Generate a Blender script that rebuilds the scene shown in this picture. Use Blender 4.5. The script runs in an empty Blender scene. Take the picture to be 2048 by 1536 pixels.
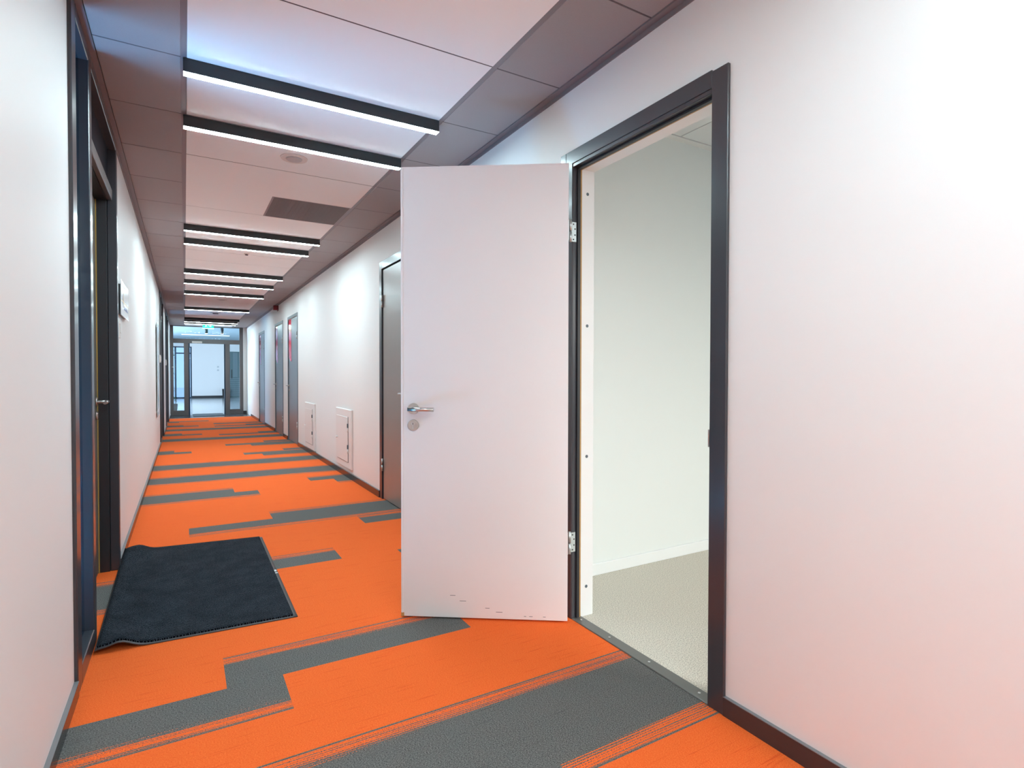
import bpy, bmesh, math, random
from mathutils import Vector, Matrix
random.seed(7)
S = bpy.context.scene
COL = S.collection

# ------------------------------------------------------------------ camera
YAW, PITCH, ROLL, FPX, CAMZ = 0.529669, -0.0165634, 0.00164333, 1118.382, 1.142
fw = Vector((math.sin(YAW)*math.cos(PITCH), math.cos(YAW)*math.cos(PITCH), math.sin(PITCH)))
rt = Vector((math.cos(YAW), -math.sin(YAW), 0)); up = rt.cross(fw)
rt2 = math.cos(ROLL)*rt + math.sin(ROLL)*up; up2 = -math.sin(ROLL)*rt + math.cos(ROLL)*up
cd = bpy.data.cameras.new('camera'); cam = bpy.data.objects.new('camera', cd); COL.objects.link(cam)
cd.sensor_width = 36; cd.sensor_fit = 'HORIZONTAL'; cd.lens = FPX/2048*36; cd.clip_start = .02; cd.clip_end = 200
cam.matrix_world = Matrix(((rt2.x, up2.x, -fw.x, 0), (rt2.y, up2.y, -fw.y, 0), (rt2.z, up2.z, -fw.z, CAMZ), (0, 0, 0, 1)))
S.camera = cam
# ------------------------------------------------------------------ world, daylight, exposure
wd = bpy.data.worlds.new('sky'); S.world = wd; wd.use_nodes = True
bg = wd.node_tree.nodes['Background']; bg.inputs[0].default_value = (.42, .66, 1, 1); bg.inputs[1].default_value = .55
S.view_settings.view_transform = 'Standard'; S.view_settings.look = 'None'
S.view_settings.gamma = 1; S.view_settings.use_curve_mapping = False
S.view_settings.exposure = 1.46
cy = S.cycles; cy.max_bounces = 7; cy.diffuse_bounces = 5; cy.glossy_bounces = 3; cy.transmission_bounces = 4; cy.transparent_max_bounces = 6
cy.use_adaptive_sampling = True; cy.adaptive_threshold = .025; cy.use_denoising = True; cy.caustics_reflective = False; cy.caustics_refractive = False
cy.sample_clamp_indirect = 5.0; cy.use_light_tree = False
BAR_POWER = 37.0
BAR_COL = (.715, .94, 1.0)
def area(name, loc, target, sx, sy, power, col, spread=180):
    l = bpy.data.lights.new(name, 'AREA'); l.shape = 'RECTANGLE'; l.size = sx; l.size_y = sy
    l.energy = power; l.color = col; l.spread = math.radians(spread)
    o = bpy.data.objects.new(name, l); COL.objects.link(o); o.location = loc
    o.rotation_euler = (Vector(target)-Vector(loc)).to_track_quat('-Z', 'Y').to_euler()
    return o
# daylight of the neighbouring rooms: windows, plus an added floor panel in the left room
area('window_daylight_office', (3.3, -1.9, 1.9), (2.7, .9, -.3), 1.9, .9, 17.5, (.98, 1.0, .95), 92)
area('floor_bounce_panel_left', (-1.25, 2.78, .06), (-1.25, 2.78, 2.0), .8, .8, 58, (.44, .72, 1.0))  # unseen upward panel standing in for sunlit floor, added for the blue ceiling patch
area('window_daylight_left_far', (-2.6, 15.0, .7), (-.37, 14.2, 1.6), 1.0, .9, 40, (.50, .76, 1.0))
area('window_daylight_lobby', (-3.3, 22.5, 1.4), (2.0, 22.5, 1.0), 6.0, 2.0, 340, (.72, .86, 1.0))

# ------------------------------------------------------------------ measures
XL, XR = -.344, 1.5626          # corridor wall faces
ZC = 2.487                       # ceiling
YB, YE = -6.0, 17.9              # corridor ends
TW = .112                        # wall thickness

# ------------------------------------------------------------------ materials
MATS = {}
def new_mat(name):
    m = bpy.data.materials.new(name); m.use_nodes = True; MATS[name] = m
    nt = m.node_tree; b = nt.nodes['Principled BSDF']
    return m, nt, b
def N(nt, t, **kw):
    n = nt.nodes.new(t)
    for k, v in kw.items(): setattr(n, k, v)
    return n
def plain(name, col, rough=.5, metal=0, spec=.5, noise=0, nscale=40, bump=0, bscale=300, coat=0):
    m, nt, b = new_mat(name)
    b.inputs['Base Color'].default_value = (*col, 1); b.inputs['Roughness'].default_value = rough
    b.inputs['Metallic'].default_value = metal; b.inputs['Specular IOR Level'].default_value = spec
    b.inputs['Coat Weight'].default_value = coat; b.inputs['Coat Roughness'].default_value = .15
    tc = N(nt, 'ShaderNodeNewGeometry')
    if noise:
        n = N(nt, 'ShaderNodeTexNoise'); n.inputs['Scale'].default_value = nscale; n.inputs['Detail'].default_value = 3
        r = N(nt, 'ShaderNodeMapRange'); r.inputs[3].default_value = 1-noise; r.inputs[4].default_value = 1+noise
        mx = N(nt, 'ShaderNodeVectorMath', operation='SCALE'); mx.inputs[0].default_value = col
        nt.links.new(tc.outputs['Position'], n.inputs['Vector']); nt.links.new(n.outputs['Fac'], r.inputs[0])
        nt.links.new(r.outputs[0], mx.inputs['Scale']); nt.links.new(mx.outputs[0], b.inputs['Base Color'])
    if bump:
        n = N(nt, 'ShaderNodeTexNoise'); n.inputs['Scale'].default_value = bscale; n.inputs['Detail'].default_value = 2
        bp = N(nt, 'ShaderNodeBump'); bp.inputs['Strength'].default_value = bump; bp.inputs['Distance'].default_value = .002
        nt.links.new(tc.outputs['Position'], n.inputs['Vector'])
        nt.links.new(n.outputs['Fac'], bp.inputs['Height']); nt.links.new(bp.outputs[0], b.inputs['Normal'])
    return m
def emit(name, col, strength):
    m, nt, b = new_mat(name)
    b.inputs['Base Color'].default_value = (*[min(1, c) for c in col], 1)
    b.inputs['Emission Color'].default_value = (*col, 1); b.inputs['Emission Strength'].default_value = strength
    return m
def glass(name, tint=(.9, .95, .97), refl=1.0):
    m, nt, b = new_mat(name); nt.nodes.remove(b)
    out = nt.nodes['Material Output']
    t = N(nt, 'ShaderNodeBsdfTransparent'); t.inputs[0].default_value = (*tint, 1)
    g = N(nt, 'ShaderNodeBsdfGlossy'); g.inputs['Roughness'].default_value = .02
    f = N(nt, 'ShaderNodeFresnel'); f.inputs[0].default_value = 1.5
    mt = N(nt, 'ShaderNodeMath', operation='MULTIPLY'); mt.inputs[1].default_value = refl
    mx = N(nt, 'ShaderNodeMixShader')
    ge = N(nt, 'ShaderNodeNewGeometry'); iv = N(nt, 'ShaderNodeMath', operation='SUBTRACT'); iv.inputs[0].default_value = 1
    m3 = N(nt, 'ShaderNodeMath', operation='MULTIPLY')          # reflect on entry only: the thin pane does not bend the ray
    nt.links.new(ge.outputs['Backfacing'], iv.inputs[1]); nt.links.new(mt.outputs[0], m3.inputs[0]); nt.links.new(iv.outputs[0], m3.inputs[1])
    nt.links.new(f.outputs[0], mt.inputs[0]); nt.links.new(m3.outputs[0], mx.inputs[0])
    nt.links.new(t.outputs[0], mx.inputs[1]); nt.links.new(g.outputs[0], mx.inputs[2]); nt.links.new(mx.outputs[0], out.inputs[0])
    return m

plain('wall_paint', (.81, .805, .80), .55)
plain('wall_paint_room', (.78, .80, .775), .6)
plain('hatch_paint', (.78, .745, .735), .45)
plain('white_gloss', (.80, .80, .79), .35)
plain('frame_metal', (.042, .042, .050), .30, spec=.5, coat=.25)
plain('frame_dark', (.020, .020, .024), .42)
plain('frame_grey', (.125, .115, .115), .35)
plain('frame_blue_grey', (.10, .125, .145), .4)
plain('leaf_white', (.80, .775, .765), .42, noise=.015, nscale=3)
plain('leaf_edge', (.82, .79, .78), .4)
plain('leaf_grey', (.26, .228, .207), .30, noise=.02, nscale=5, spec=.7)
plain('leaf_far', (.20, .22, .24), .30)
plain('leaf_brown', (.13, .115, .10), .5)
plain('wood_strip', (.42, .24, .08), .55, noise=.15, nscale=60)
plain('gasket_yellow', (.38, .24, .05), .6)
plain('steel', (.62, .62, .62), .28, metal=1)
plain('steel_brushed', (.55, .52, .49), .35, metal=1)
plain('zinc', (.62, .66, .66), .42, metal=.85)
plain('dark_hole', (.015, .015, .015), .8)
plain('skirting', (.040, .036, .040), .22, spec=.6)
plain('skirting_top_lit', (.19, .19, .20), .35)  # paler than the skirting: light on the top face put into the colour
plain('skirting_white', (.82, .83, .82), .4)
plain('threshold_metal', (.16, .155, .145), .35, metal=.4)
plain('ceil_white', (.90, .89, .89), .85)
plain('ceil_grey', (.31, .28, .285), .6, noise=.05, nscale=160)
plain('ceil_rail', (.20, .175, .19), .45)
plain('ceil_seam', (.085, .068, .075), .6)
plain('ceil_void', (.02, .018, .02), .9)
plain('bar_black', (.022, .025, .028), .45)
emit('bar_light', BAR_COL, BAR_POWER)
plain('bar_unlit', (.62, .58, .58), .4)
plain('detector_white', (.74, .66, .63), .5)
plain('detector_lens', (.50, .45, .46), .3)
plain('vent_dark', (.115, .088, .092), .6)
plain('vent_frame', (.27, .22, .23), .5)
plain('red_alarm', (.16, .004, .012), .4)
plain('rubber', (.045, .043, .047), .5, noise=.1, nscale=300)
plain('rubber_light', (.062, .056, .058), .5, noise=.1, nscale=300)
plain('tag_white', (.7, .7, .7), .5)
plain('tile_dark', (.055, .055, .062), .22)
plain('tile_joint', (.03, .03, .033), .6)
plain('lobby_floor', (.42, .44, .45), .16)
plain('lobby_wall', (.78, .80, .81), .6)
plain('lobby_ceiling', (.34, .45, .52), .7)
plain('black_plastic', (.018, .02, .024), .4)
plain('teal_panel', (.10, .16, .17), .3)
plain('teal_slat', (.16, .22, .24), .35)
plain('leaf_green', (.03, .14, .06), .5, noise=.4, nscale=30)
plain('plant_stem', (.12, .10, .05), .7)
plain('pot_grey', (.20, .20, .20), .6)
plain('sign_plate', (.68, .69, .71), .25)
plain('sign_yellow', (.78, .60, .25), .4)
plain('sign_blue', (.10, .16, .36), .5)
plain('sign_back', (.02, .022, .026), .4)
plain('board_grey', (.55, .60, .63), .2)
plain('switch_white', (.72, .68, .65), .4)
plain('closer_silver', (.70, .66, .62), .4)
plain('blue_frame', (.012, .04, .08), .4)
emit('exit_green', (.02, .75, .42), .35)
emit('exit_white', (.65, 1.0, .80), .45)
emit('downlight_glow', (1.0, 1.0, 1.0), 1.2)
emit('lobby_line_light', (.85, .95, 1.0), .8)
plain('red_backlight_paint', (.80, .012, .06), .10, spec=.4)  # opaque red, brightened to stand in for the lit room behind the strip
plain('pink_backlight_paint', (.70, .10, .22), .10, spec=.4)  # pinker variant, backlight likewise put into the colour
glass('clear_glass', (.92, .96, .98), .6)
glass('blue_glass', (.50, .74, .86), 1.0)
plain('transom_dark', (.010, .010, .016), .5, spec=.08)

def carpet(name, kind):
    m, nt, b = new_mat(name); L = nt.links.new
    geo = N(nt, 'ShaderNodeNewGeometry'); sep = N(nt, 'ShaderNodeSeparateXYZ'); L(geo.outputs['Position'], sep.inputs[0])
    def noise(sx, sy, scale=1.0, detail=2, off=0.0):
        cm = N(nt, 'ShaderNodeCombineXYZ')
        a = N(nt, 'ShaderNodeMath', operation='MULTIPLY'); a.inputs[1].default_value = sx
        c = N(nt, 'ShaderNodeMath', operation='MULTIPLY'); c.inputs[1].default_value = sy
        L(sep.outputs[0], a.inputs[0]); L(sep.outputs[1], c.inputs[0]); L(a.outputs[0], cm.inputs[0]); L(c.outputs[0], cm.inputs[1])
        cm.inputs[2].default_value = off
        n = N(nt, 'ShaderNodeTexNoise'); n.inputs['Scale'].default_value = scale; n.inputs['Detail'].default_value = detail
        L(cm.outputs[0], n.inputs['Vector']); return n.outputs['Fac']
    def mr(v, a, b2, c, d):
        r = N(nt, 'ShaderNodeMapRange'); L(v, r.inputs[0])
        for i, x in enumerate((a, b2, c, d)): r.inputs[i+1].default_value = x
        return r.outputs[0]
    def math2(op, a, c):
        n = N(nt, 'ShaderNodeMath', operation=op)
        for i, x in enumerate((a, c)):
            if isinstance(x, (int, float)): n.inputs[i].default_value = x
            else: L(x, n.inputs[i])
        return n.outputs[0]
    loops = noise(230, 380, 1, 3)
    streak = noise(5, 150, 1, 3, 3.0)
    wide = noise(1.2, 28, 1, 2, 8.0)
    def colour(c0, c1, c2):
        mx = N(nt, 'ShaderNodeMix', data_type='RGBA'); L(mr(loops, .32, .68, 0, 1), mx.inputs[0])
        mx.inputs[6].default_value = (*c0, 1); mx.inputs[7].default_value = (*c1, 1)
        mx2 = N(nt, 'ShaderNodeMix', data_type='RGBA'); L(mr(streak, .62, .72, 0, c2[3]), mx2.inputs[0])
        L(mx.outputs[2], mx2.inputs[6]); mx2.inputs[7].default_value = (*c2[:3], 1)
        return mx2.outputs[2]
    org = colour((.86, .105, .014), (1.0, .205, .045), (.74, .070, .010, .75))
    gry = colour((.042, .041, .039), (.245, .240, .226), (.05, .05, .048, .5))
    if kind == 'orange': col = org
    elif kind == 'grey': col = gry
    else:
        t = math2('SUBTRACT', sep.outputs[1], .01); t = math2('DIVIDE', t, .25); t = math2('FRACT', t, 0.0)
        if kind == 'near': t = math2('SUBTRACT', 1.0, t)
        prob = mr(t, .60, .80, 0, 1)                     # towards the faded long edge
        edge = mr(t, .962, .972, 1, 0)                   # last yarn row stays grey
        lines = noise(1.6, 60, 1, 1, 5.0)
        yarn = math2('SINE', math2('MULTIPLY', sep.outputs[1], 2*math.pi/.0095), 0.0)
        v = math2('ADD', math2('MULTIPLY', yarn, .5), math2('ADD', math2('MULTIPLY', math2('SUBTRACT', lines, .5), 2.6), math2('MULTIPLY', math2('SUBTRACT', loops, .5), 2.2)))
        thr = mr(prob, 0, 1, 1.7, -.28)
        mask = math2('SUBTRACT', v, thr); mask = mr(mask, -.08, .08, 0, 1)
        mask = math2('MULTIPLY', math2('MULTIPLY', mask, edge), mr(prob, .02, .15, 0, 1))
        mx = N(nt, 'ShaderNodeMix', data_type='RGBA'); L(mask, mx.inputs[0]); L(gry, mx.inputs[6]); L(org, mx.inputs[7]); col = mx.outputs[2]
    L(col, b.inputs['Base Color']); b.inputs['Roughness'].default_value = .95; b.inputs['Specular IOR Level'].default_value = .15
    bp = N(nt, 'ShaderNodeBump'); bp.inputs['Strength'].default_value = .55; bp.inputs['Distance'].default_value = .003
    h = math2('ADD', loops, math2('MULTIPLY', streak, .8)); L(h, bp.inputs['Height']); L(bp.outputs[0], b.inputs['Normal'])
    return m
for k in ('orange', 'grey', 'near', 'far'): carpet('carpet_'+k, k)

def mat_weave():
    m, nt, b = new_mat('mat_weave'); L = nt.links.new
    geo = N(nt, 'ShaderNodeNewGeometry'); sep = N(nt, 'ShaderNodeSeparateXYZ'); L(geo.outputs['Position'], sep.inputs[0])
    def M2(op, a, c=0.0):
        n = N(nt, 'ShaderNodeMath', operation=op)
        for i, x in enumerate((a, c)):
            if isinstance(x, (int, float)): n.inputs[i].default_value = x
            else: L(x, n.inputs[i])
        return n.outputs[0]
    P = .0125                                    # chevron half pitch
    zig = M2('PINGPONG', sep.outputs[0], P)
    par = M2('MULTIPLY', M2('MODULO', M2('FLOOR', M2('DIVIDE', M2('ADD', sep.outputs[0], 1.0), P)), 2.0), .0054)
    ph = M2('ADD', M2('ADD', sep.outputs[1], par), M2('MULTIPLY', zig, 1.0))
    s = M2('SINE', M2('MULTIPLY', ph, 2*math.pi/.0108))
    nz = N(nt, 'ShaderNodeTexNoise'); nz.inputs['Scale'].default_value = 260; L(geo.outputs['Position'], nz.inputs['Vector'])
    big = N(nt, 'ShaderNodeTexNoise'); big.inputs['Scale'].default_value = 9; L(geo.outputs['Position'], big.inputs['Vector'])
    v = M2('ADD', M2('MULTIPLY', s, .34), nz.outputs['Fac'])
    r = N(nt, 'ShaderNodeMapRange'); L(v, r.inputs[0]); r.inputs[1].default_value = .58; r.inputs[2].default_value = .98
    mx = N(nt, 'ShaderNodeMix', data_type='RGBA'); L(r.outputs[0], mx.inputs[0])
    mx.inputs[6].default_value = (.004, .005, .008, 1); mx.inputs[7].default_value = (.105, .125, .155, 1)
    sc = N(nt, 'ShaderNodeVectorMath', operation='SCALE'); L(mx.outputs[2], sc.inputs[0])
    r2 = N(nt, 'ShaderNodeMapRange'); L(big.outputs['Fac'], r2.inputs[0]); r2.inputs[1].default_value = .3; r2.inputs[2].default_value = .7
    r2.inputs[3].default_value = .75; r2.inputs[4].default_value = 1.2; L(r2.outputs[0], sc.inputs['Scale'])
    L(sc.outputs[0], b.inputs['Base Color']); b.inputs['Roughness'].default_value = .95; b.inputs['Specular IOR Level'].default_value = .1
    bp = N(nt, 'ShaderNodeBump'); bp.inputs['Strength'].default_value = .5; bp.inputs['Distance'].default_value = .003
    L(v, bp.inputs['Height']); L(bp.outputs[0], b.inputs['Normal'])
mat_weave()
def speckle():
    m, nt, b = new_mat('room_floor'); L = nt.links.new
    geo = N(nt, 'ShaderNodeNewGeometry')
    n = N(nt, 'ShaderNodeTexNoise'); n.inputs['Scale'].default_value = 230; n.inputs['Detail'].default_value = 4; n.inputs['Roughness'].default_value = .7
    L(geo.outputs['Position'], n.inputs['Vector'])
    cr = N(nt, 'ShaderNodeValToRGB'); L(n.outputs['Fac'], cr.inputs[0])
    e = cr.color_ramp.elements; e[0].position = .36; e[0].color = (.16, .14, .115, 1); e[1].position = .60; e[1].color = (.78, .73, .63, 1)
    x = e.new(.46); x.color = (.56, .51, .43, 1)
    L(cr.outputs[0], b.inputs['Base Color']); b.inputs['Roughness'].default_value = .6
speckle()

# ------------------------------------------------------------------ geometry helpers
WORLD = {}                                        # world matrices of parents
def bm_box(bm, x0, x1, y0, y1, z0, z1, bevel=0, xf=None):
    r = bmesh.ops.create_cube(bm, size=1)
    for v in r['verts']:
        v.co = Vector(((x0+x1)/2+v.co.x*(x1-x0), (y0+y1)/2+v.co.y*(y1-y0), (z0+z1)/2+v.co.z*(z1-z0)))
    if bevel:
        es = list({e for v in r['verts'] for e in v.link_edges})
        rb = bmesh.ops.bevel(bm, geom=es, offset=bevel, segments=1, affect='EDGES', profile=.5)
        vs = list({v for f in rb['faces'] for v in f.verts} | {v for v in r['verts'] if v.is_valid})
    else: vs = r['verts']
    if xf is not None:
        for v in vs: v.co = xf @ v.co
def bm_cyl(bm, p0, p1, r0, r1=None, seg=20, caps=True, xf=None):
    p0 = Vector(p0); p1 = Vector(p1); r1 = r0 if r1 is None else r1
    if xf is not None: p0 = xf @ p0; p1 = xf @ p1
    d = (p1-p0).normalized(); a = d.orthogonal().normalized(); b = d.cross(a)
    A = [bm.verts.new(p0+(a*math.cos(t)+b*math.sin(t))*r0) for t in [2*math.pi*i/seg for i in range(seg)]]
    B = [bm.verts.new(p1+(a*math.cos(t)+b*math.sin(t))*r1) for t in [2*math.pi*i/seg for i in range(seg)]]
    for i in range(seg):
        f = bm.faces.new((A[i], A[(i+1) % seg], B[(i+1) % seg], B[i])); f.smooth = True
    if caps: bm.faces.new(A[::-1]); bm.faces.new(B)
def bm_poly(bm, pts, thick_vec):
    t = Vector(thick_vec); A = [bm.verts.new(Vector(p)) for p in pts]; B = [bm.verts.new(Vector(p)+t) for p in pts]
    bm.faces.new(A[::-1]); bm.faces.new(B); n = len(pts)
    for i in range(n): bm.faces.new((A[i], A[(i+1) % n], B[(i+1) % n], B[i]))
def mk(name, bm, mat, parent=None, origin=None):
    bmesh.ops.recalc_face_normals(bm, faces=bm.faces)
    vs = [v.co for v in bm.verts]
    lo = Vector([min(v[i] for v in vs) for i in range(3)]); hi = Vector([max(v[i] for v in vs) for i in range(3)])
    c = Vector(origin) if origin else Vector(((lo.x+hi.x)/2, (lo.y+hi.y)/2, lo.z))
    for v in bm.verts: v.co -= c
    me = bpy.data.meshes.new(name); bm.to_mesh(me); bm.free()
    me.materials.append(MATS[mat])
    o = bpy.data.objects.new(name, me); COL.objects.link(o); o.location = c
    WORLD[o] = Matrix.Translation(c)
    if parent is not None:
        o.parent = parent; o.matrix_parent_inverse = WORLD[parent].inverted()
    return o
def part(name, mat, parent, *boxes, bevel=0, xf=None):
    bm = bmesh.new()
    for b in boxes: bm_box(bm, *b, bevel=bevel, xf=xf)
    return mk(name, bm, mat, parent)
def thing(name, loc, label=None, cat=None, group=None, kind=None):
    o = bpy.data.objects.new(name, None); COL.objects.link(o); o.location = loc; o.empty_display_size = .1
    WORLD[o] = Matrix.Translation(Vector(loc)); return tag(o, label, cat, group, kind)
def tag(o, label=None, cat=None, group=None, kind=None):
    if label: o['label'] = label
    if cat: o['category'] = cat
    if group: o['group'] = group
    if kind: o['kind'] = kind
    return o
def struct(o, label, cat): return tag(o, label, cat, None, 'structure')

# ------------------------------------------------------------------ corridor shell
# floor: base slab and carpet planks (1 m x 0.25 m rows across the corridor)
floor = struct(part('floor', 'carpet_orange', None, (XL-.13, XR+.05, YB, 16.76, -.10, -.006)), 'orange carpet floor with scattered grey planks along the corridor', 'floor')
part('carpet_behind', 'carpet_orange', floor, (XL, XR, YB, .26, -.006, 0))
INF = 99
ROWS = {5: [(-INF, .94, 'grey'), (.94, INF, 'near')], 6: [(-INF, .54, 'far'), (.54, INF, 'far')],
        8: [(-INF, .315, 'near')], 9: [(.125, 1.11, 'far')],
        13: [(-INF, .1, 'near'), (1.19, INF, 'grey')], 14: [(-INF, .835, 'far')],
        17: [(1.19, INF, 'far')], 18: [(.02, INF, 'near')], 19: [(.595, INF, 'far')],
        23: [(-INF, .615, 'near')], 24: [(-INF, .41, 'far'), (1.40, INF, 'near')], 25: [(1.16, INF, 'far')],
        27: [(-INF, .72, 'near'), (.72, INF, 'near')], 28: [(-INF, .46, 'far'), (.46, INF, 'far')],
        31: [(-INF, .53, 'near'), (.53, INF, 'near')], 32: [(-INF, .2, 'far'), (.2, INF, 'far')],
        34: [(.955, INF, 'near')], 35: [(.725, INF, 'far')], 36: [(1.29, INF, 'far')],
        37: [(-INF, .08, 'near')], 38: [(-INF, -.14, 'far')],
        39: [(.92, INF, 'near')], 40: [(.56, INF, 'far')], 41: [(1.155, INF, 'far')],
        44: [(-INF, .4, 'near'), (.4, INF, 'near')], 45: [(-INF, .7, 'far'), (.7, INF, 'far')],
        47: [(.555, INF, 'near')], 48: [(-INF, .28, 'near'), (1.25, INF, 'far')], 49: [(-INF, -.05, 'far')],
        52: [(-INF, .5, 'near'), (.5, INF, 'near')], 53: [(-INF, .3, 'far'), (.3, INF, 'far')],
        55: [(.56, INF, 'near')], 56: [(-INF, .26, 'near'), (1.2, INF, 'far')], 57: [(-INF, -.03, 'far')],
        58: [(.57, INF, 'grey')], 61: [(-INF, -.12, 'near')], 62: [(-INF, .5, 'far')]}
def door_recess(y0, y1):
    return any(a-.01 <= y0 and y1 <= b+.26 for a, b in ((2.90, 3.80),))
for k in range(1, 67):
    y0, y1 = .01+.25*k, .26+.25*k
    xa = XL-.125 if (y1 > 2.9 and y0 < 3.98) else XL
    xb = XR+.02
    spec = ROWS.get(k, [])
    cuts = {}
    for a, b, t in spec:
        for v in (a, b):
            if xa < v < xb: cuts[v] = 1
    anchors = sorted(cuts) or [random.uniform(.15, .95)]
    pts = set(anchors)
    v = anchors[0]-1
    while v > xa+.04: pts.add(v); v -= 1
    v = anchors[-1]+1
    while v < xb-.04: pts.add(v); v += 1
    for a, b in zip(anchors, anchors[1:]):
        if b-a > 1.05: pts.add(a+1.0 if a+1.0 < b-.05 else (a+b)/2)
    xs = [xa]+sorted(pts)+[xb]
    for a, b in zip(xs, xs[1:]):
        mid = (a+b)/2; typ = 'orange'
        for s0, s1, t in spec:
            if s0 <= mid <= s1: typ = t
        part('carpet_plank', 'carpet_'+typ, floor, (a, b, y0, min(y1, 16.76), -.006, 0))

# dark tiled strip before the glazed end wall
ts = struct(part('floor_end', 'tile_joint', None, (XL-.1, XR+.1, 16.76, 18.02, -.10, -.004)), 'dark grey tiled floor strip before the glazed end wall', 'floor')
for i in range(4):
    for j in range(2):
        x0 = XL+i*.477; part('tile', 'tile_dark', ts, (x0+.002, x0+.475, 16.762+j*.57+.002, 16.762+(j+1)*.57-.002, -.004, 0))
part('edge_strip', 'steel', ts, (XL, XR, 16.752, 16.768, -.003, .003))

# ceiling: rails, grey side panels, white middle panels
ceil = struct(part('ceiling', 'ceil_void', None, (XL-.1, XR+.1, YB, YE+.1, ZC+.014, ZC+.06)), 'suspended corridor ceiling of white panels between grey side panels', 'ceiling')
g = .0034
GY = [2.775+.6*k for k in range(-14, 26)]
for a, b in zip(GY, GY[1:]+[YE]):
    b = min(b, YE)
    if a >= b: continue
    part('grey_panel', 'ceil_grey', ceil, (XL+.036, -.006, a+g, b-g, ZC, ZC+.014), bevel=.0015)
    part('grey_panel', 'ceil_grey', ceil, (1.196, XR-.036, a+g, b-g, ZC, ZC+.014), bevel=.0015)
WX0, WX1 = .018, 1.172
for a, b in zip(GY, GY[1:]+[YE]):
    b = min(b, YE)
    if a >= b: continue
    if abs(a-3.975) < .01:      # L-shaped panel around the ventilation grille
        bm = bmesh.new(); y2 = a+1.2
        bm_poly(bm, [(WX0, a+g, ZC), (WX1, a+g, ZC), (WX1, a+.612, ZC), (.583, a+.612, ZC), (.583, y2-g, ZC), (WX0, y2-g, ZC)], (0, 0, .014))
        mk('white_panel', bm, 'ceil_white', ceil); continue
    if abs(a-4.575) < .01: continue
    part('white_panel', 'ceil_white', ceil, (WX0, WX1, a+g, b-g, ZC, ZC+.014), bevel=.0015)
for a in GY:
    part('cross_rail', 'ceil_seam', ceil, (XL+.036, -.006, a-g, a+g, ZC+.0008, ZC+.012)); part('cross_rail', 'ceil_seam', ceil, (1.196, XR-.036, a-g, a+g, ZC+.0008, ZC+.012))
    if abs(a-4.575) > .01: part('cross_rail', 'ceil_seam', ceil, (WX0, WX1, a-g, a+g, ZC+.0008, ZC+.012))
part('rail', 'ceil_rail', ceil, (-.006, .018, YB, YE, ZC+.002, ZC+.014))
part('rail', 'ceil_rail', ceil, (1.172, 1.196, YB, YE, ZC+.002, ZC+.014))
part('edge_angle', 'ceil_rail', ceil, (XL, XL+.034, YB, YE, ZC-.004, ZC+.012), (XL, XL+.006, YB, YE, ZC-.022, ZC))
part('edge_angle', 'ceil_rail', ceil, (XR-.034, XR, YB, YE, ZC-.004, ZC+.012), (XR-.006, XR, YB, YE, ZC-.022, ZC))

# walls
F1 = (2.47, 4.0); F2 = (10.55, 12.2); F3 = (13.75, 15.75)
def wall(name, mat, label, *boxes): return struct(part(name, mat, None, *boxes), label, 'wall')
H = ZC+.02
wall('wall_left', 'wall_paint', 'white left corridor wall interrupted by dark glazed doors',
     (XL-TW, XL, YB, F1[0], -.1, H), (XL-TW, XL, F1[1], F2[0], -.1, H), (XL-TW, XL, F2[1], F3[0], -.1, H), (XL-TW, XL, F3[1], YE, -.1, H))
D1 = (1.31, 2.10)       # opening of the near right door
DR = [D1, (4.24, 5.03), (9.47, 10.40), (11.02, 12.0), (13.76, 14.78)]
ZO = [2.112, 2.118, 2.085, 2.085, 2.085]
segs = []; y = YB
for (a, b), z in zip(DR, ZO):
    segs.append((XR, XR+TW, y, a, -.1, H)); segs.append((XR, XR+TW, a, b, z, H)); y = b
segs.append((XR, XR+TW, y, YE, -.1, H))
wall('wall_right', 'wall_paint', 'white right corridor wall with doors and hatches', *segs)
wall('wall_behind', 'wall_paint', 'white wall closing the corridor behind the viewpoint', (XL-TW, XR+TW, YB-.1, YB, -.1, H))
def base(name, label, *boxes):
    o = struct(part(name, 'skirting', None, *[b for b in boxes]), label, 'baseboard')
    part('lit_top_edge', 'skirting_top_lit', o, *[(b[0], b[1], b[2], b[3], b[5]-.001, b[5]+.002) for b in boxes]); return o
base('baseboard_left', 'dark glossy baseboard along the left wall', (XL, XL+.014, YB, F1[0], 0, .052), (XL, XL+.014, F1[1], F2[0], 0, .052),
     (XL, XL+.014, F2[1], F3[0], 0, .052), (XL, XL+.014, F3[1], YE, 0, .052))
base('baseboard_right', 'dark glossy baseboard along the right wall', (XR-.013, XR, YB, 1.245, 0, .062), (XR-.013, XR, 2.20, 4.18, 0, .062), (XR-.013, XR, 5.09, 9.42, 0, .062),
     (XR-.013, XR, 10.45, 10.97, 0, .062), (XR-.013, XR, 12.05, 13.71, 0, .062), (XR-.013, XR, 14.83, 16.76, 0, .062))

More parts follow.
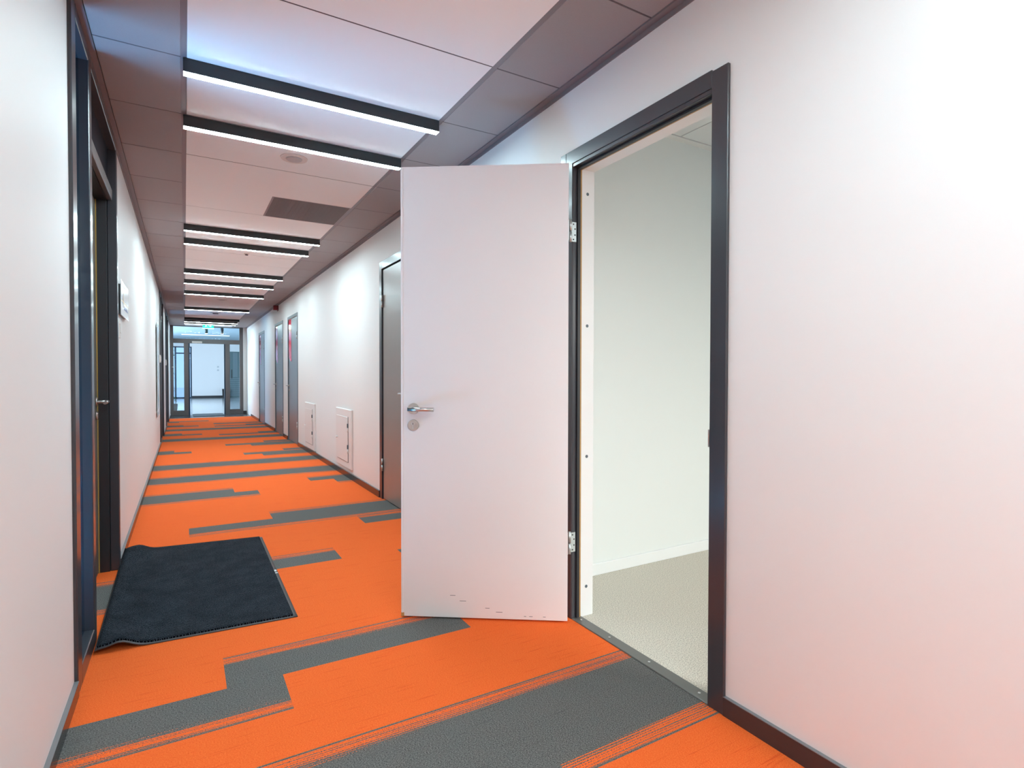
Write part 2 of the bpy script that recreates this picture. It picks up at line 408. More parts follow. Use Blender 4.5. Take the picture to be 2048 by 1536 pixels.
# ------------------------------------------------------------------ end wall: glazed partition
ye0, ye1 = YE, YE+.07
wall('wall_end', 'wall_paint', 'narrow white wall strip beside the glazed end partition', (1.465, XR+TW, YE, YE+.12, -.1, H))
base('baseboard_end', 'short dark baseboard under the narrow end wall strip', (1.465, XR-.013, YE-.013, YE, 0, .085))
gp = struct(thing('door_8', (.56, YE, 0)), 'grey framed glass partition with open doorway closing the corridor', 'partition')
def fr(*b): return part('frame_bar', 'frame_grey', gp, *b, bevel=.003)
fr((-.34, -.261, ye0, ye1, 0, ZC)); fr((1.373, 1.465, ye0, ye1, 0, ZC)); fr((-.261, 1.373, ye0, ye1, 2.462, ZC)); fr((-.261, 1.373, ye0, ye1, 2.0, 2.12))
fr((-.013, .094, ye0, ye1, 0, 2.0)); fr((1.005, 1.123, ye0, ye1, 0, 2.0)); fr((-.261, -.013, ye0, ye1, 0, .14)); fr((1.123, 1.373, ye0, ye1, 0, .14))
part('door_jamb', 'blue_frame', gp, (.094, .130, ye0+.02, ye1+.03, 0, 2.0)); part('door_jamb', 'blue_frame', gp, (.974, 1.005, ye0+.02, ye1+.03, 0, 2.0))
for b in ((-.261, 1.373, 2.12, 2.462), (-.261, -.013, .14, 2.0), (1.123, 1.373, .14, 2.0)):
    part('pane', 'clear_glass', gp, (b[0], b[1], ye0+.03, ye0+.038, b[2], b[3]))
part('pull_bar', 'black_plastic', gp, (1.155, 1.175, ye0-.05, ye0-.03, 1.02, 1.28), (1.155, 1.175, ye0-.05, ye0+.03, 1.02, 1.04), (1.155, 1.175, ye0-.05, ye0+.03, 1.26, 1.28))
part('lock_plate', 'closer_silver', gp, (-.30, -.255, ye0-.01, ye0, 1.33, 1.345))
cl = part('closer_body', 'closer_silver', gp, (.18, .43, ye0-.05, ye0, 2.005, 2.06), bevel=.006)
part('closer_arm', 'steel', cl, (.28, .30, ye0-.06, ye0-.045, 1.985, 2.005))


# ------------------------------------------------------------------ near right door (open)
d1 = struct(thing('door_1', (1.55, 1.7, 0)), 'open pale grey door in a dark frame on the right wall', 'door')
XF = 1.55
part('architrave', 'frame_metal', d1, (XF, XR, 1.243, 1.310, 0, 2.172), bevel=.002)
part('architrave', 'frame_metal', d1, (XF, XR, 2.100, 2.192, 0, 2.118), (XF, XR, 2.148, 2.192, 2.118, 2.178), bevel=.002)
part('architrave', 'frame_metal', d1, (XF, XR, 1.310, 2.148, 2.116, 2.178), bevel=.002)
part('jamb', 'frame_metal', d1, (XF+.003, 1.584, 2.098, 2.112, 0, 2.112), bevel=.002)
part('jamb', 'frame_metal', d1, (XF+.003, 1.584, 1.298, 1.312, 0, 2.112), bevel=.002)
part('jamb', 'frame_metal', d1, (XF+.003, 1.584, 1.312, 2.098, 2.100, 2.116), bevel=.002)
part('jamb_stop', 'frame_dark', d1, (1.575, 1.590, 2.088, 2.10, 0, 2.10), (1.575, 1.590, 1.310, 1.322, 0, 2.10), (1.575, 1.590, 1.322, 2.088, 2.090, 2.10))
part('wood_strip', 'wood_strip', d1, (1.586, 1.599, 2.090, 2.11, 0, 2.104), (1.586, 1.599, 1.302, 1.318, 0, 2.104), (1.586, 1.599, 1.318, 2.090, 2.092, 2.104))
rv = part('reveal', 'white_gloss', d1, (1.599, 1.676, 2.096, 2.12, 0, 2.115), bevel=.001)
part('reveal', 'white_gloss', d1, (1.599, 1.676, 1.29, 1.314, 0, 2.115)); part('reveal', 'white_gloss', d1, (1.599, 1.676, 1.314, 2.096, 2.098, 2.12))
for z in (1.988, 1.372, .757, .140):
    bm = bmesh.new(); bm_cyl(bm, (1.636, 2.0975, z), (1.636, 2.0945, z), .0075, seg=14); mk('screw_cap', bm, 'frame_blue_grey', rv)
th = part('threshold', 'threshold_metal', d1, (1.553, 1.606, 1.312, 2.098, -.004, .005), bevel=.002)
for y in (1.37, 1.62, 1.86, 2.06):
    bm = bmesh.new(); bm_cyl(bm, (1.58, y, .005), (1.58, y, .007), .005, seg=10); mk('screw', bm, 'steel', th)
bm = bmesh.new(); bm_box(bm, 1.549, 1.556, 1.3105, 1.3150, .895, .955, bevel=.001); mk('strike_lip', bm, 'steel_brushed', d1)
for z0, z1 in ((1.756, 1.848), (.316, .408)):
    hg = part('hinge_plate', 'zinc', d1, (1.540, 1.571, 2.0945, 2.098, z0, z1), bevel=.001)
    for fx, fz in ((.45, .12), (.72, .35), (.72, .65), (.45, .88)):
        bm = bmesh.new(); x = 1.540+.031*fx; z = z0+(z1-z0)*fz
        bm_cyl(bm, (x, 2.0947, z), (x, 2.0935, z), .0034, seg=10); mk('screw', bm, 'dark_hole', hg)
    bm = bmesh.new(); zm = (z0+z1)/2
    bm_cyl(bm, (1.535, 2.090, z0-.004), (1.535, 2.090, zm-.002), .006, seg=12); bm_cyl(bm, (1.535, 2.090, zm+.002), (1.535, 2.090, z1+.008), .006, seg=12)
    mk('hinge_knuckle', bm, 'zinc', d1)
# leaf, hinged at the far jamb and swung into the corridor
hx, hy = 1.511, 2.073; fx_, fy_ = .872, 2.511
dv = Vector((fx_-hx, fy_-hy, 0)); LW = dv.length; dv.normalize(); nv = Vector((dv.y, -dv.x, 0))
if nv.y < 0: nv = -nv
LX = Matrix(((dv.x, nv.x, 0, hx), (dv.y, nv.y, 0, hy), (0, 0, 1, 0), (0, 0, 0, 1)))     # local: x along leaf, y away from viewer
lf = part('leaf', 'leaf_white', d1, (0, LW, 0, .042, .009, 2.100), bevel=.0015, xf=LX)
part('edge_band', 'leaf_edge', lf, (LW-.0085, LW+.0015, -.002, .03, .009, 2.101), (0, LW, -.002, .03, 2.0965, 2.102), bevel=.0008, xf=LX)
part('corner_chip', 'wood_strip', lf, (LW-.012, LW+.002, -.0025, .01, .008, .027), bevel=.001, xf=LX)
def lever(parent, xf, x, z, direction, mat='steel', lock=True, rose=.0262, length=.118, ball=False):
    bm = bmesh.new(); bm_cyl(bm, (x, 0, z), (x, -.007, z), rose, rose*.97, seg=36, xf=xf); r = mk('rose', bm, 'steel_brushed', parent)
    bm = bmesh.new(); bm_cyl(bm, (x, -.006, z), (x, -.052, z), .0095, seg=18, xf=xf)
    x1 = x+direction*(length-.012)
    bm_cyl(bm, (x-direction*.0135, -.052, z), (x1, -.052, z-.001), .0095, seg=18, xf=xf)
    mk('lever', bm, mat, r)
    if lock:
        bm = bmesh.new(); bm_cyl(bm, (x, 0, z-.0765), (x, -.007, z-.0765), rose, rose*.97, seg=36, xf=xf); r2 = mk('lock_rose', bm, 'steel_brushed', parent)
        bm = bmesh.new(); bm_cyl(bm, (x-direction*.001, -.007, z-.069), (x-direction*.001, -.0095, z-.069), .0085, seg=18, xf=xf)
        bm_box(bm, x-.0035, x+.0035, -.0095, -.007, z-.094, z-.072, xf=xf); mk('cylinder_lock', bm, 'steel', r2)
        bm = bmesh.new(); bm_box(bm, x-.0012, x+.0012, -.0102, -.0094, z-.0735, z-.0655, xf=xf); mk('keyhole', bm, 'dark_hole', r2)
lever(lf, LX, LW-.057, .983, -1)
for z0, z1 in ((1.756, 1.848), (.316, .408)):
    part('hinge_leaf', 'zinc', lf, (-.002, .0005, .004, .036, z0, z1), xf=LX)
# scuffs on the leaf near the floor
for (a, z, l) in ((.30, .028, .03), (.36, .045, .02), (.47, .075, .03), (.52, .10, .025), (.10, .012, .012), (.16, .012, .016), (.19, .012, .01)):
    part('scuff', 'leaf_far', lf, (a, a+l, -.0006, .0, .012+z, .012+z+.0025), xf=LX)
# unused wall plate sliver behind the architrave corner
# ------------------------------------------------------------------ other doors on the right wall
def right_door(name, y0, y1, ztop, leafmat, framemat, label, handle_far, glassmat=None, zc=.985, fwid=.055, hinges=True, proud=.006):
    d = struct(thing(name, (XR, (y0+y1)/2, 0)), label, 'door')
    a, b = y0-.01, y1+.01      # y0,y1 = outer frame edges
    part('frame_side', framemat, d, (XR-proud, XR+.05, y0, y0+fwid, 0, ztop), bevel=.0015)
    part('frame_side', framemat, d, (XR-proud, XR+.05, y1-fwid, y1, 0, ztop), bevel=.0015)
    part('frame_head', framemat, d, (XR-proud, XR+.05, y0+fwid, y1-fwid, ztop-fwid, ztop), bevel=.0015)
    part('frame_stop', 'frame_dark', d, (XR+.03, XR+.055, y0+fwid-.003, y1-fwid+.003, .0, ztop-fwid+.003))
    m = .012 if hinges else .006
    l0, l1 = y0+fwid+m*(1 if not handle_far else 1.6), y1-fwid-m*(1.6 if not handle_far else 1)
    lf = part('leaf', leafmat, d, (XR+.004, XR+.03, l0, l1, .008, ztop-fwid-.012), bevel=.001)
    xf = Matrix(((0, 1, 0, XR+.004), (1, 0, 0, 0), (0, 0, 1, 0), (0, 0, 0, 1)))    # local x->world y, local -y -> world -x
    hyy = (l1-.06) if handle_far else (l0+.06)
    lever(lf, xf, hyy, zc, -1 if handle_far else 1)
    hy_ = (l0-.004) if handle_far else (l1+.004)
    for z0 in (ztop-.42, .26):
        bm = bmesh.new(); bm_cyl(bm, (XR-.008, hy_, z0), (XR-.008, hy_, z0+.055), .008, seg=10); bm_cyl(bm, (XR-.008, hy_, z0+.058), (XR-.008, hy_, z0+.113), .008, seg=10)
        mk('hinge', bm, 'zinc', d)
    return d, lf, l0, l1
right_door('door_2', 4.18, 5.09, 2.174, 'leaf_grey', 'frame_metal', 'closed brown-grey metal door half hidden behind the open door', False, fwid=.07)
gl = {'door_3': 'red_backlight_paint', 'door_4': 'pink_backlight_paint', 'door_5': 'red_backlight_paint'}
for nm, y0, y1, lab in (('door_3', 9.43, 10.43, 'nearest of three grey doors with a glass strip painted as if backlit red'), ('door_4', 10.975, 12.03, 'middle of three grey doors with a glass strip painted as if backlit red'),
                        ('door_5', 13.73, 14.81, 'farthest of three grey doors with a glass strip painted as if backlit red')):
    d, lf, l0, l1 = right_door(nm, y0, y1, 2.135, 'leaf_far', 'frame_blue_grey', lab, True, fwid=.045, zc=.95)
    bm = bmesh.new(); x = XR+.0015; ga, gb = l1-.275, l1-.03
    bm_poly(bm, [(x, gb, 2.075), (x, ga, 2.075), (x, ga, 1.36), (x, ga+.10, 1.375), (x, gb, 1.46)], (.003, 0, 0))
    mk('glass_strip', bm, gl[nm], lf)

# ------------------------------------------------------------------ glazed doors on the left wall
def left_door(name, y0, s0, s1, d0, y1, label, simple=False):
    d = struct(thing(name, (XL, (y0+y1)/2, 0)), label, 'door'); X0, X1 = XL-.035, XL+.012
    zt = ZC-.002
    part('post', 'frame_metal', d, (X0, X1, y0, s0, 0, zt), bevel=.004)
    part('glazing_bead', 'frame_metal', d, (X0, X1-.012, s0, s0+.018, .05, zt-.05), bevel=.003)
    part('mullion', 'frame_metal', d, (X0, X1, s1, d0, 0, zt), (XL-.10, X0, d0-.03, d0, 0, 2.14), bevel=.003)
    part('post', 'frame_metal', d, (X0, X1, y1-.045, y1, 0, zt), bevel=.004)
    part('jamb', 'frame_dark', d, (XL-.10, X0, y1-.052, y1, 0, 2.14), bevel=.002)
    part('rail', 'frame_metal', d, (X0, X1, s0, s1, 0, .075), bevel=.003)
    part('rail', 'frame_metal', d, (X0, X1, s0, s1, zt-.055, zt), (X0, X1, d0, y1-.045, zt-.055, zt), bevel=.003)
    part('transom_rail', 'frame_grey', d, (X0, X1-.02, d0, y1-.045, 2.14, 2.20), bevel=.003)
    part('lintel', 'frame_dark', d, (XL-.11, X0, d0-.03, y1, 2.135, 2.20))
    part('transom_panel', 'transom_dark', d, (XL-.05, XL-.03, d0, y1-.045, 2.20, zt-.055))
    part('pane', 'blue_glass', d, (XL-.028, XL-.022, s0+.018, s1, .075, zt-.055))
    lf = part('leaf', 'leaf_brown', d, (XL-.130, XL-.088, d0+.004, y1-.056, .008, 2.13), bevel=.001)
    part('gasket', 'gasket_yellow', d, (XL-.088, XL-.083, y1-.058, y1-.051, 0, 2.135))
    # latch lever at the far edge of the leaf, pointing back along the corridor
    xf = Matrix(((0, -1, 0, XL-.088), (1, 0, 0, 0), (0, 0, 1, 0), (0, 0, 0, 1)))
    lever(lf, xf, y1-.056-.045, .985, -1)
    return d
left_door('door_6', F1[0], 2.56, 2.885, 2.955, F1[1], 'dark framed door with narrow side glass beside the black mat')
left_door('door_7', F2[0], 10.65, 11.1, 11.18, F2[1], 'second dark framed door along the left wall')
left_door('door_9', F3[0], 13.85, 14.6, 14.68, F3[1], 'last dark framed door on the left wall before the glass end')

# ------------------------------------------------------------------ office seen through the open door
YW, ZR = 2.50, 2.597; RX = 5.2
wall('wall_office_far', 'wall_paint_room', 'pale green-white office wall seen through the open door', (XR+TW, RX, YW, YW+.1, -.1, ZR+.02))
wall('wall_office_side', 'wall_paint_room', 'office side wall opposite the corridor', (RX, RX+.1, -2.3, YW+.1, -.1, ZR+.02))
wall('wall_office_window', 'wall_paint_room', 'office window wall', (XR+TW, 2.2, -2.3, -2.2, -.1, ZR+.02), (4.4, RX, -2.3, -2.2, -.1, ZR+.02), (2.2, 4.4, -2.3, -2.2, -.1, .85), (2.2, 4.4, -2.3, -2.2, 2.35, ZR+.02))
wn = struct(thing('window_1', (3.3, -2.25, .85)), 'white framed office window outside the view', 'window')
part('window_frame', 'white_gloss', wn, (2.2, 2.27, -2.29, -2.22, .85, 2.35), (4.33, 4.4, -2.29, -2.22, .85, 2.35), (2.2, 4.4, -2.29, -2.22, .85, .92), (2.2, 4.4, -2.29, -2.22, 2.28, 2.35), (3.27, 3.33, -2.29, -2.22, .92, 2.28))
part('pane', 'clear_glass', wn, (2.27, 4.33, -2.26, -2.255, .92, 2.28))
wall('wall_office_above', 'wall_paint_room', 'office wall strip above the corridor ceiling line', (XR+TW-.02, XR+TW, -2.3, YW, H, ZR+.02))
struct(part('floor_office', 'room_floor', None, (1.606, RX, -2.3, YW, -.1, 0)), 'beige speckled office floor beyond the threshold', 'floor')
ro = struct(part('ceiling_office', 'ceil_void', None, (XR+TW-.02, RX, -2.3, YW, ZR+.012, ZR+.06)), 'white tiled office ceiling', 'ceiling')
for i in range(6):
    for j in range(8):
        x0 = XR+TW+.33+.6*(i-1)+.02; yy = YW-.05-.6*(j+1)
        x1 = min(x0+.6, RX); x0c = max(x0, XR+TW)
        part('ceiling_tile', 'lobby_wall', ro, (x0c+.004, x1-.004, max(yy, -2.2)+.004, yy+.6-.004, ZR, ZR+.012), bevel=.002)
part('edge_angle', 'white_gloss', ro, (XR+TW, RX, YW-.05, YW, ZR-.004, ZR+.008))
struct(part('baseboard_office', 'skirting_white', None, (XR+TW, RX, YW-.014, YW, 0, .068), bevel=.003), 'white baseboard along the office wall', 'baseboard')

# ------------------------------------------------------------------ rooms behind the left wall (only their daylight is seen)
def left_room(tagname, y0, y1):
    x0 = -3.6
    wall('wall_%s_outer' % tagname, 'wall_paint_room', 'outer wall of the room behind the left corridor doors', (x0-.1, x0, y0, y1, -.1, 2.6))
    wall('wall_%s_near' % tagname, 'wall_paint_room', 'near side wall of the room behind the left corridor doors', (x0, XL-TW, y0-.1, y0, -.1, 2.6))
    wall('wall_%s_far' % tagname, 'wall_paint_room', 'far side wall of the room behind the left corridor doors', (x0, XL-TW, y1, y1+.1, -.1, 2.6))
    struct(part('floor_%s' % tagname, 'frame_dark', None, (x0, XL-.14, y0, y1, -.1, -.007)), 'dark floor of the room behind the left corridor doors', 'floor')
    struct(part('ceiling_%s' % tagname, 'ceil_void', None, (x0, XL-TW, y0, y1, 2.55, 2.6)), 'ceiling of the room behind the left corridor doors', 'ceiling')
left_room('left_room', 1.2, 5.2); left_room('left_hall', 10.0, 16.6)

# ------------------------------------------------------------------ lobby beyond the glass
LY0, LY1, LZ = YE+.12, 30.6, 2.72
struct(part('floor_lobby', 'lobby_floor', None, (-3.6, 5.0, 18.02, LY1, -.1, 0)), 'pale glossy lobby floor beyond the glass doorway', 'floor')
struct(part('ceiling_lobby', 'lobby_ceiling', None, (-3.6, 5.0, LY0, LY1+.1, LZ, LZ+.08)), 'pale blue-grey lobby ceiling seen through the transom', 'ceiling')
wall('wall_lobby_back', 'lobby_wall', 'white back wall of the lobby', (.30, 5.0, LY1, LY1+.1, -.1, LZ), (-3.6, -1.2, LY1, LY1+.1, -.1, LZ), (-1.2, .30, LY1, LY1+.1, 2.45, LZ))
wall('wall_lobby_right', 'lobby_wall', 'right wall of the lobby', (5.0, 5.1, LY0, LY1+.1, -.1, LZ))
wall('wall_lobby_left', 'lobby_wall', 'left wall of the lobby', (-3.7, -3.6, LY0, LY1+.1, -.1, LZ))
wall('wall_lobby_front', 'lobby_wall', 'lobby side of the corridor end wall', (-3.6, XL-TW, LY0-.1, LY0, -.1, LZ), (XR+TW, 5.0, LY0-.1, LY0, -.1, LZ), (XL-TW, XR+TW, LY0-.04, LY0, ZC+.02, LZ))
struct(part('baseboard_lobby', 'black_plastic', None, (.30, 5.0, LY1-.02, LY1, 0, .11)), 'black baseboard along the lobby back wall', 'baseboard')
wg = struct(thing('window_2', (-.45, LY1, 0)), 'glazed exit door in the lobby with blue daylight outside', 'window')
for b in ((-1.2, -1.14, 0, 2.45), (.24, .30, 0, 2.45), (-.40, -.33, 0, 2.45), (-1.14, .24, 2.40, 2.45), (-.33, .24, 2.10, 2.16), (-1.14, .24, 0, .06)):
    part('frame_bar', 'blue_frame', wg, (b[0], b[1], LY1, LY1+.07, b[2], b[3]))
part('pane', 'clear_glass', wg, (-.33, .24, LY1+.03, LY1+.036, .06, 2.40)); part('pane', 'clear_glass', wg, (-1.14, -.40, LY1+.03, LY1+.036, .06, 2.40))
struct(part('ground_outside', 'lobby_floor', None, (-14, 14, LY1+.1, 60, -.2, -.1)), 'pale paving outside the lobby exit', 'ground')
# dark slatted lobby door on the right
sd = struct(thing('door_10', (2.1, LY1, 0)), 'teal lobby door with slatted lower half behind the right side glass', 'door')
part('leaf', 'teal_panel', sd, (1.82, 2.62, LY1-.04, LY1-.005, 0, 2.25))
part('light_strip', 'teal_slat', sd, (2.05, 2.25, LY1-.046, LY1-.04, 1.0, 2.2))
for i in range(9): part('slat', 'teal_slat', sd, (1.84, 2.6, LY1-.055, LY1-.04, .10+i*.1, .15+i*.1))
for x, lab in ((.635, 'left of two black cylinder downlights in the lobby'), (1.10, 'right of two black cylinder downlights in the lobby')):
    dl = thing('downlight', (x, 21.2, LZ), lab, 'ceiling light', 'cylinder downlights in the lobby')
    bm = bmesh.new(); bm_cyl(bm, (x, 21.2, 2.50), (x, 21.2, LZ), .045, seg=20); mk('housing', bm, 'black_plastic', dl)
    bm = bmesh.new(); bm_cyl(bm, (x, 21.2, 2.492), (x, 21.2, 2.50), .043, seg=20); mk('lens', bm, 'downlight_glow', dl)
for y, x0, x1, lab in ((20.4, -.1, .6, 'thin white line light on the near lobby ceiling'), (25.5, -.1, 1.6, 'long thin white line light on the far lobby ceiling')):
    t = thing('line_light', ((x0+x1)/2, y, LZ), lab, 'ceiling light')
    part('housing', 'white_gloss', t, (x0, x1, y, y+.06, LZ-.02, LZ)); part('diffuser', 'lobby_line_light', t, (x0+.01, x1-.01, y+.01, y+.05, LZ-.026, LZ-.02))
wb = thing('waste_bin', (1.67, 30.25, 0), 'black waste bin standing against the lobby back wall', 'bin')
bm = bmesh.new(); bm_cyl(bm, (1.67, 30.25, 0), (1.67, 30.25, .42), .10, .12, seg=20); mk('body', bm, 'black_plastic', wb)
bm = bmesh.new(); bm_cyl(bm, (1.67, 30.25, .42), (1.67, 30.25, .435), .125, seg=20); mk('rim', bm, 'frame_dark', wb)
# wall switches on the lobby wall
for z in (1.30, 1.46): tag(part('wall_switch', 'board_grey', None, (1.36, 1.44, LY1-.012, LY1, z, z+.08), bevel=.004), ('lower' if z < 1.4 else 'upper')+' switch plate on the lobby back wall', 'switch', 'switch plates in the lobby')
# climbing plant behind the left side glass
pl = thing('potted_plant', (-.30, 18.6, 0), 'tall climbing green plant behind the left side glass', 'plant')
bm = bmesh.new(); bm_cyl(bm, (-.30, 18.6, 0), (-.30, 18.6, .30), .10, .13, seg=20); mk('pot', bm, 'pot_grey', pl)
bm = bmesh.new(); bm_cyl(bm, (-.30, 18.6, .28), (-.29, 18.6, 1.85), .012, .006, seg=8); mk('stem', bm, 'plant_stem', pl)
bm = bmesh.new()
for i in range(150):
    z = random.uniform(.35, 1.85); a = random.uniform(0, 6.28); r = random.uniform(.02, .085)
    c = Vector((-.30+r*math.cos(a), 18.6+r*math.sin(a), z)); s = random.uniform(.025, .05)
    u = Vector((math.cos(a), math.sin(a), random.uniform(-.6, .3))).normalized(); w = u.cross(Vector((0, 0, 1))).normalized()
    pts = [c-u*s*.2, c+u*s*.5+w*s*.45+Vector((0, 0, .006)), c+u*s*1.2, c+u*s*.5-w*s*.45+Vector((0, 0, .006))]
    vs = [bm.verts.new(p) for p in pts]; bm.faces.new(vs)
mk('foliage', bm, 'leaf_green', pl)['kind'] = 'stuff'

# ------------------------------------------------------------------ ceiling lights
def light_bar(y, label, lit=True):
    t = thing('light_bar', (.585, y+.0225, ZC), label, 'ceiling light', 'linear lights across the corridor ceiling')
    x0, x1 = .003, 1.174
    part('housing', 'bar_black', t, (x0, x1, y, y+.045, ZC-.058, ZC), bevel=.0015)
    part('diffuser', 'bar_light' if lit else 'bar_unlit', t, (x0+.0015, x1-.0015, y+.0015, y+.0435, ZC-.0590, ZC-.0581))
ORD = ['first', 'second', 'third', 'fourth', 'fifth', 'sixth', 'seventh', 'eighth', 'ninth', 'tenth', 'eleventh']
for i, y in enumerate((2.772, 3.377, 5.80, 6.392, 8.24, 9.17, 10.38, 12.87, 15.29, 15.88, 16.5)):
    lab = {0: 'nearest black linear ceiling light glowing white', 8: 'unlit black linear ceiling light near the corridor end', 10: 'farthest linear ceiling light just before the exit sign'}.get(i, ORD[i]+' black linear ceiling light counting from the nearest')
    light_bar(y, lab, i != 8)
for y, n in ((.375, 'nearest'), (-.225, 'second'), (-1.425, 'third'), (-2.025, 'fourth'), (-3.825, 'fifth'), (-4.425, 'last')):  # third and fourth are an unseen pair added to brighten the near walls
    light_bar(y, n+' black linear ceiling light behind the viewpoint')

# ------------------------------------------------------------------ ceiling fittings
def disc(name, x, y, r, label, lensmat='detector_lens', drop=.012, cat='smoke detector'):
    t = thing(name, (x, y, ZC), label, cat)
    bm = bmesh.new(); bm_cyl(bm, (x, y, ZC), (x, y, ZC-drop*.5), r, r*.96, seg=36); mk('ring', bm, 'detector_white', t)
    bm = bmesh.new(); bm_cyl(bm, (x, y, ZC-drop*.5), (x, y, ZC-drop), r*.60, r*.55, seg=30); mk('lens', bm, lensmat, t)
disc('ceiling_sensor', .597, 3.71, .080, 'round white ceiling sensor just past the second light bar', cat='sensor')
disc('sprinkler_head', .605, 6.89, .028, 'tiny round ceiling fitting past the fourth light bar', 'vent_dark', .02, 'sprinkler')
disc('smoke_detector', .590, 11.36, .085, 'pale round smoke detector between the seventh and eighth light bars')
disc('ceiling_speaker', .592, 13.82, .10, 'dark round ceiling fitting between the eighth and unlit light bars', 'vent_dark', .03, 'speaker')
vt = thing('ventilation_grille', (.875, 4.88, ZC), 'square dark perforated ventilation grille set in the white ceiling', 'vent')
part('backing', 'vent_dark', vt, (.592, 1.170, 4.592, 5.172, ZC+.004, ZC+.012))
part('frame', 'vent_frame', vt, (.583, .597, 4.585, 5.178, ZC-.001, ZC+.010), (.597, 1.172, 4.585, 4.592, ZC-.001, ZC+.010), (.597, 1.172, 5.168, 5.178, ZC-.001, ZC+.010), (1.165, 1.172, 4.592, 5.168, ZC-.001, ZC+.010))
for i in range(18): part('slat', 'vent_dark', vt, (.600+i*.0315, .600+i*.0315+.0309, 4.594, 5.166, ZC, ZC+.006))
ra = thing('fire_alarm', (XR-.04, 11.6, 2.38), 'dark red fire alarm sounder high on the right wall', 'alarm')
part('body', 'red_alarm', ra, (XR-.085, XR-.012, 11.55, 11.64, 2.375, 2.465), bevel=.008); part('base', 'red_alarm', ra, (XR-.012, XR, 11.53, 11.66, 2.36, 2.463), bevel=.003)
ex = thing('exit_sign', (.55, 16.9, 2.35), 'green glowing exit sign hanging before the glazed end', 'exit sign')
part('panel', 'exit_green', ex, (.42, .68, 16.89, 16.91, 2.365, 2.47), bevel=.002); part('rail', 'exit_white', ex, (.415, .685, 16.885, 16.915, 2.345, 2.365)); part('bracket', 'white_gloss', ex, (.44, .66, 16.89, 16.91, 2.47, ZC))
bm = bmesh.new(); y = 16.887
bm_poly(bm, [(.47, y, 2.39), (.48, y, 2.39), (.505, y, 2.42), (.52, y, 2.39), (.53, y, 2.39), (.515, y, 2.43), (.50, y, 2.445), (.485, y, 2.43)], (0, .003, 0))
bm_poly(bm, [(.56, y, 2.41), (.60, y, 2.41), (.60, y, 2.395), (.63, y, 2.418), (.60, y, 2.44), (.60, y, 2.425), (.56, y, 2.425)], (0, .003, 0))
mk('pictogram', bm, 'exit_white', ex)

# ------------------------------------------------------------------ wall fittings
def hatch(y0, y1, z0, z1, label):
    t = thing('wall_hatch', (XR, (y0+y1)/2, z0), label, 'hatch', 'white service hatches on the right wall')
    part('frame', 'hatch_paint', t, (XR-.022, XR+.002, y0, y1, z0, z1), bevel=.006)
    a, b, c, d = y0+.125, y1-.07, z0+.075, z1-.085
    part('gap', 'dark_hole', t, (XR-.0228, XR-.020, a-.010, a+.02, c-.006, d+.004), (XR-.0228, XR-.020, a, b, c-.006, c+.006))
    l = part('flap', 'hatch_paint', t, (XR-.029, XR-.0229, a, b+.004, c, d), bevel=.002)
    bm = bmesh.new(); bm_cyl(bm, (XR-.029, b-.045, (c+d)/2-.005), (XR-.042, b-.045, (c+d)/2-.005), .010, seg=14)
    bm_cyl(bm, (XR-.042, b-.045, (c+d)/2-.005), (XR-.052, b-.045, (c+d)/2-.005), .015, seg=16); mk('knob', bm, 'white_gloss', l)
    for z in (c+.10, d-.16):
        bm = bmesh.new(); bm_cyl(bm, (XR-.030, a-.004, z), (XR-.030, a-.004, z+.04), .008, seg=10); mk('hinge', bm, 'white_gloss', t)
        bm = bmesh.new(); bm_box(bm, XR-.037, XR-.020, a-.013, a-.002, z+.045, z+.09, bevel=.002); mk('hinge', bm, 'frame_blue_grey', t)
hatch(6.055, 6.755, .105, .758, 'nearer white service hatch beside the brown-grey door')
hatch(8.035, 8.740, .078, .733, 'farther white service hatch beside the three glazed doors')
sg = thing('door_sign', (XL, 4.32, 1.5), 'pale room sign on the left wall beside the dark door', 'sign')
part('backing', 'sign_back', sg, (XL, XL+.016, 4.10, 4.50, 1.505, 1.685)); pt = part('plate', 'sign_plate', sg, (XL+.016, XL+.020, 4.08, 4.58, 1.498, 1.712), bevel=.001)
part('line', 'sign_yellow', pt, (XL+.020, XL+.0206, 4.22, 4.235, 1.555, 1.65)); part('line', 'sign_yellow', pt, (XL+.020, XL+.0206, 4.08, 4.57, 1.585, 1.590)); part('line', 'white_gloss', pt, (XL+.020, XL+.0206, 4.10, 4.36, 1.680, 1.686))
part('lettering', 'sign_blue', pt, *[(XL+.020, XL+.0206, 4.17, 4.18, 1.55+i*.012, 1.5625+i*.012) for i in range(7)])
part('lettering', 'sign_blue', pt, *[(XL+.020, XL+.0206, 4.27+i*.026, 4.297+i*.026, 1.545, 1.556+.012*(i % 3 == 0)) for i in range(9)])
sw = thing('light_switch', (XL, 4.12, 1.36), 'white light switch under the room sign on the left wall', 'switch')
part('plate', 'switch_white', sw, (XL, XL+.010, 4.07, 4.15, 1.36, 1.475), bevel=.002); part('rocker', 'switch_white', sw, (XL+.010, XL+.014, 4.085, 4.135, 1.39, 1.445), bevel=.001)
nb = thing('notice_board', (XL+.02, 9.5, .545), 'tall pale glass notice board on the left wall', 'notice board')
part('panel', 'board_grey', nb, (XL+.012, XL+.020, 9.20, 9.80, .545, 1.86), bevel=.002)
for z in (.60, 1.80):
    for y in (9.24, 9.74): part('fixing', 'steel', nb, (XL+.0012, XL+.024, y, y+.02, z, z+.02))
for y, lab in ((10.40, 'white control box beside the second left door'), (13.60, 'white control box beside the last left door')):
    c = thing('control_box', (XL, y, 1.32), lab, 'switch'); part('case', 'switch_white', c, (XL, XL+.022, y, y+.09, 1.325, 1.445), bevel=.004); part('rocker', 'white_gloss', c, (XL+.022, XL+.025, y+.02, y+.07, 1.35, 1.42), bevel=.001)

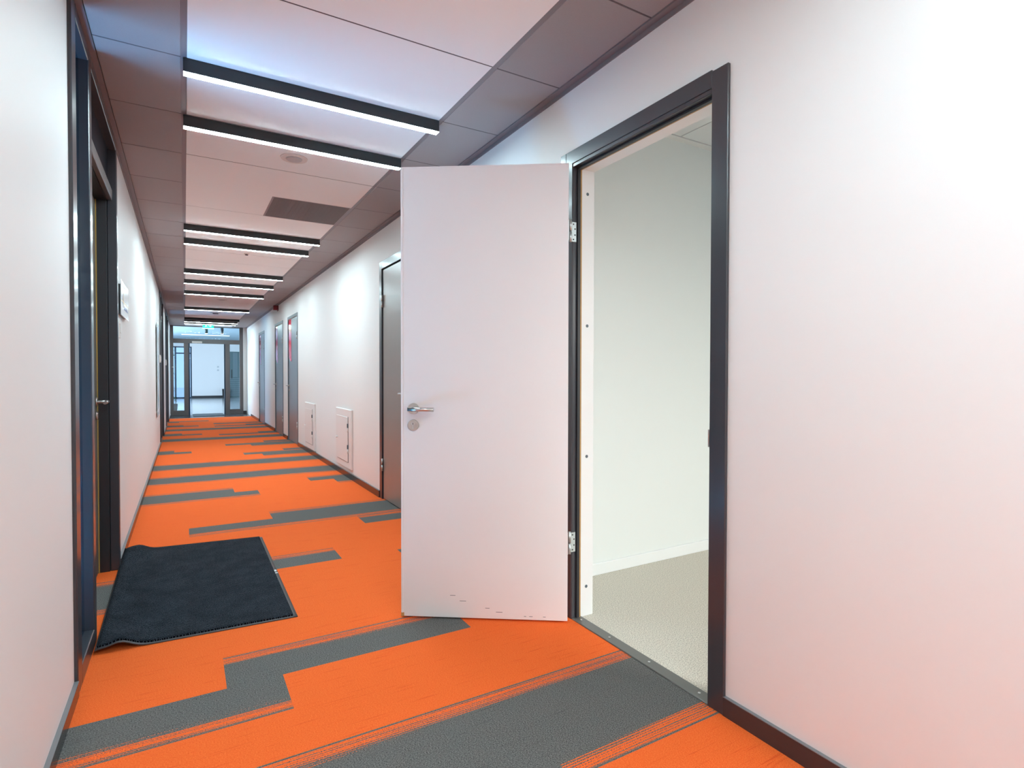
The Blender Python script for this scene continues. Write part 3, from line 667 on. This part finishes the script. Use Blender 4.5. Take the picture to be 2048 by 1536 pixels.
# ------------------------------------------------------------------ mats
mt = thing('entrance_mat', (.07, 3.54, 0), 'black herringbone entrance mat rumpled against the left door', 'mat')
def mat_h(x, y):
    e = math.exp
    z = .0
    z += .030*e(-((x+.26)/.05)**2)*e(-((y-4.28)/.16)**2)           # wave at the far left corner
    z += .032*e(-((x+.24)/.055)**2)*e(-((y-2.80)/.16)**2)           # wave at the near left corner
    z += .012*e(-((x+.315)/.03)**2)
    return z
def sheet(name, mat, x0f, x1, y0f, y1f, nx, ny, zoff, thick, parent):
    bm = bmesh.new(); T = []; B = []
    for i in range(nx+1):
        u = i/nx; T.append([]); B.append([])
        for j in range(ny+1):
            v = j/ny
            x0 = x0f[0]+(x0f[1]-x0f[0])*v; xx = x0+(x1[0]+(x1[1]-x1[0])*v-x0)*u
            yy0 = y0f[0]+(y0f[1]-y0f[0])*u; yy1 = y1f[0]+(y1f[1]-y1f[0])*u; yy = yy0+(yy1-yy0)*v
            h = mat_h(xx, yy)
            T[-1].append(bm.verts.new((xx, yy, h+zoff+thick))); B[-1].append(bm.verts.new((xx, yy, h+zoff)))
    for i in range(nx):
        for j in range(ny):
            f = bm.faces.new((T[i][j], T[i+1][j], T[i+1][j+1], T[i][j+1])); f.smooth = True
            f = bm.faces.new((B[i][j], B[i][j+1], B[i+1][j+1], B[i+1][j])); f.smooth = True
    for i in range(nx):
        bm.faces.new((T[i][0], B[i][0], B[i+1][0], T[i+1][0])); bm.faces.new((T[i][ny], T[i+1][ny], B[i+1][ny], B[i][ny]))
    for j in range(ny):
        bm.faces.new((T[0][j], T[0][j+1], B[0][j+1], B[0][j])); bm.faces.new((T[nx][j], B[nx][j], B[nx][j+1], T[nx][j+1]))
    return mk(name, bm, mat, parent)
rb = sheet('rubber_border', 'rubber_light', (-.325, -.345), (.452, .460), (2.800, 2.765), (4.330, 4.245), 40, 50, .0008, .0035, mt)
part('tag', 'tag_white', rb, (.440, .452, 3.46, 3.49, .0044, .0050)); part('tag', 'tag_white', rb, (.440, .454, 3.425, 3.442, .0044, .0050))
sheet('pile', 'mat_weave', (-.318, -.338), (.434, .442), (2.815, 2.780), (4.326, 4.241), 40, 60, .0043, .0075, mt)
m2 = thing('door_mat', (.6, 17.9, 0), 'dark door mat lying in the far glazed doorway', 'mat')
part('rubber_border', 'rubber', m2, (.19, .955, 17.22, 18.35, .0005, .005)); part('pile', 'black_plastic', m2, (.21, .935, 17.24, 18.33, .005, .011), bevel=.002)
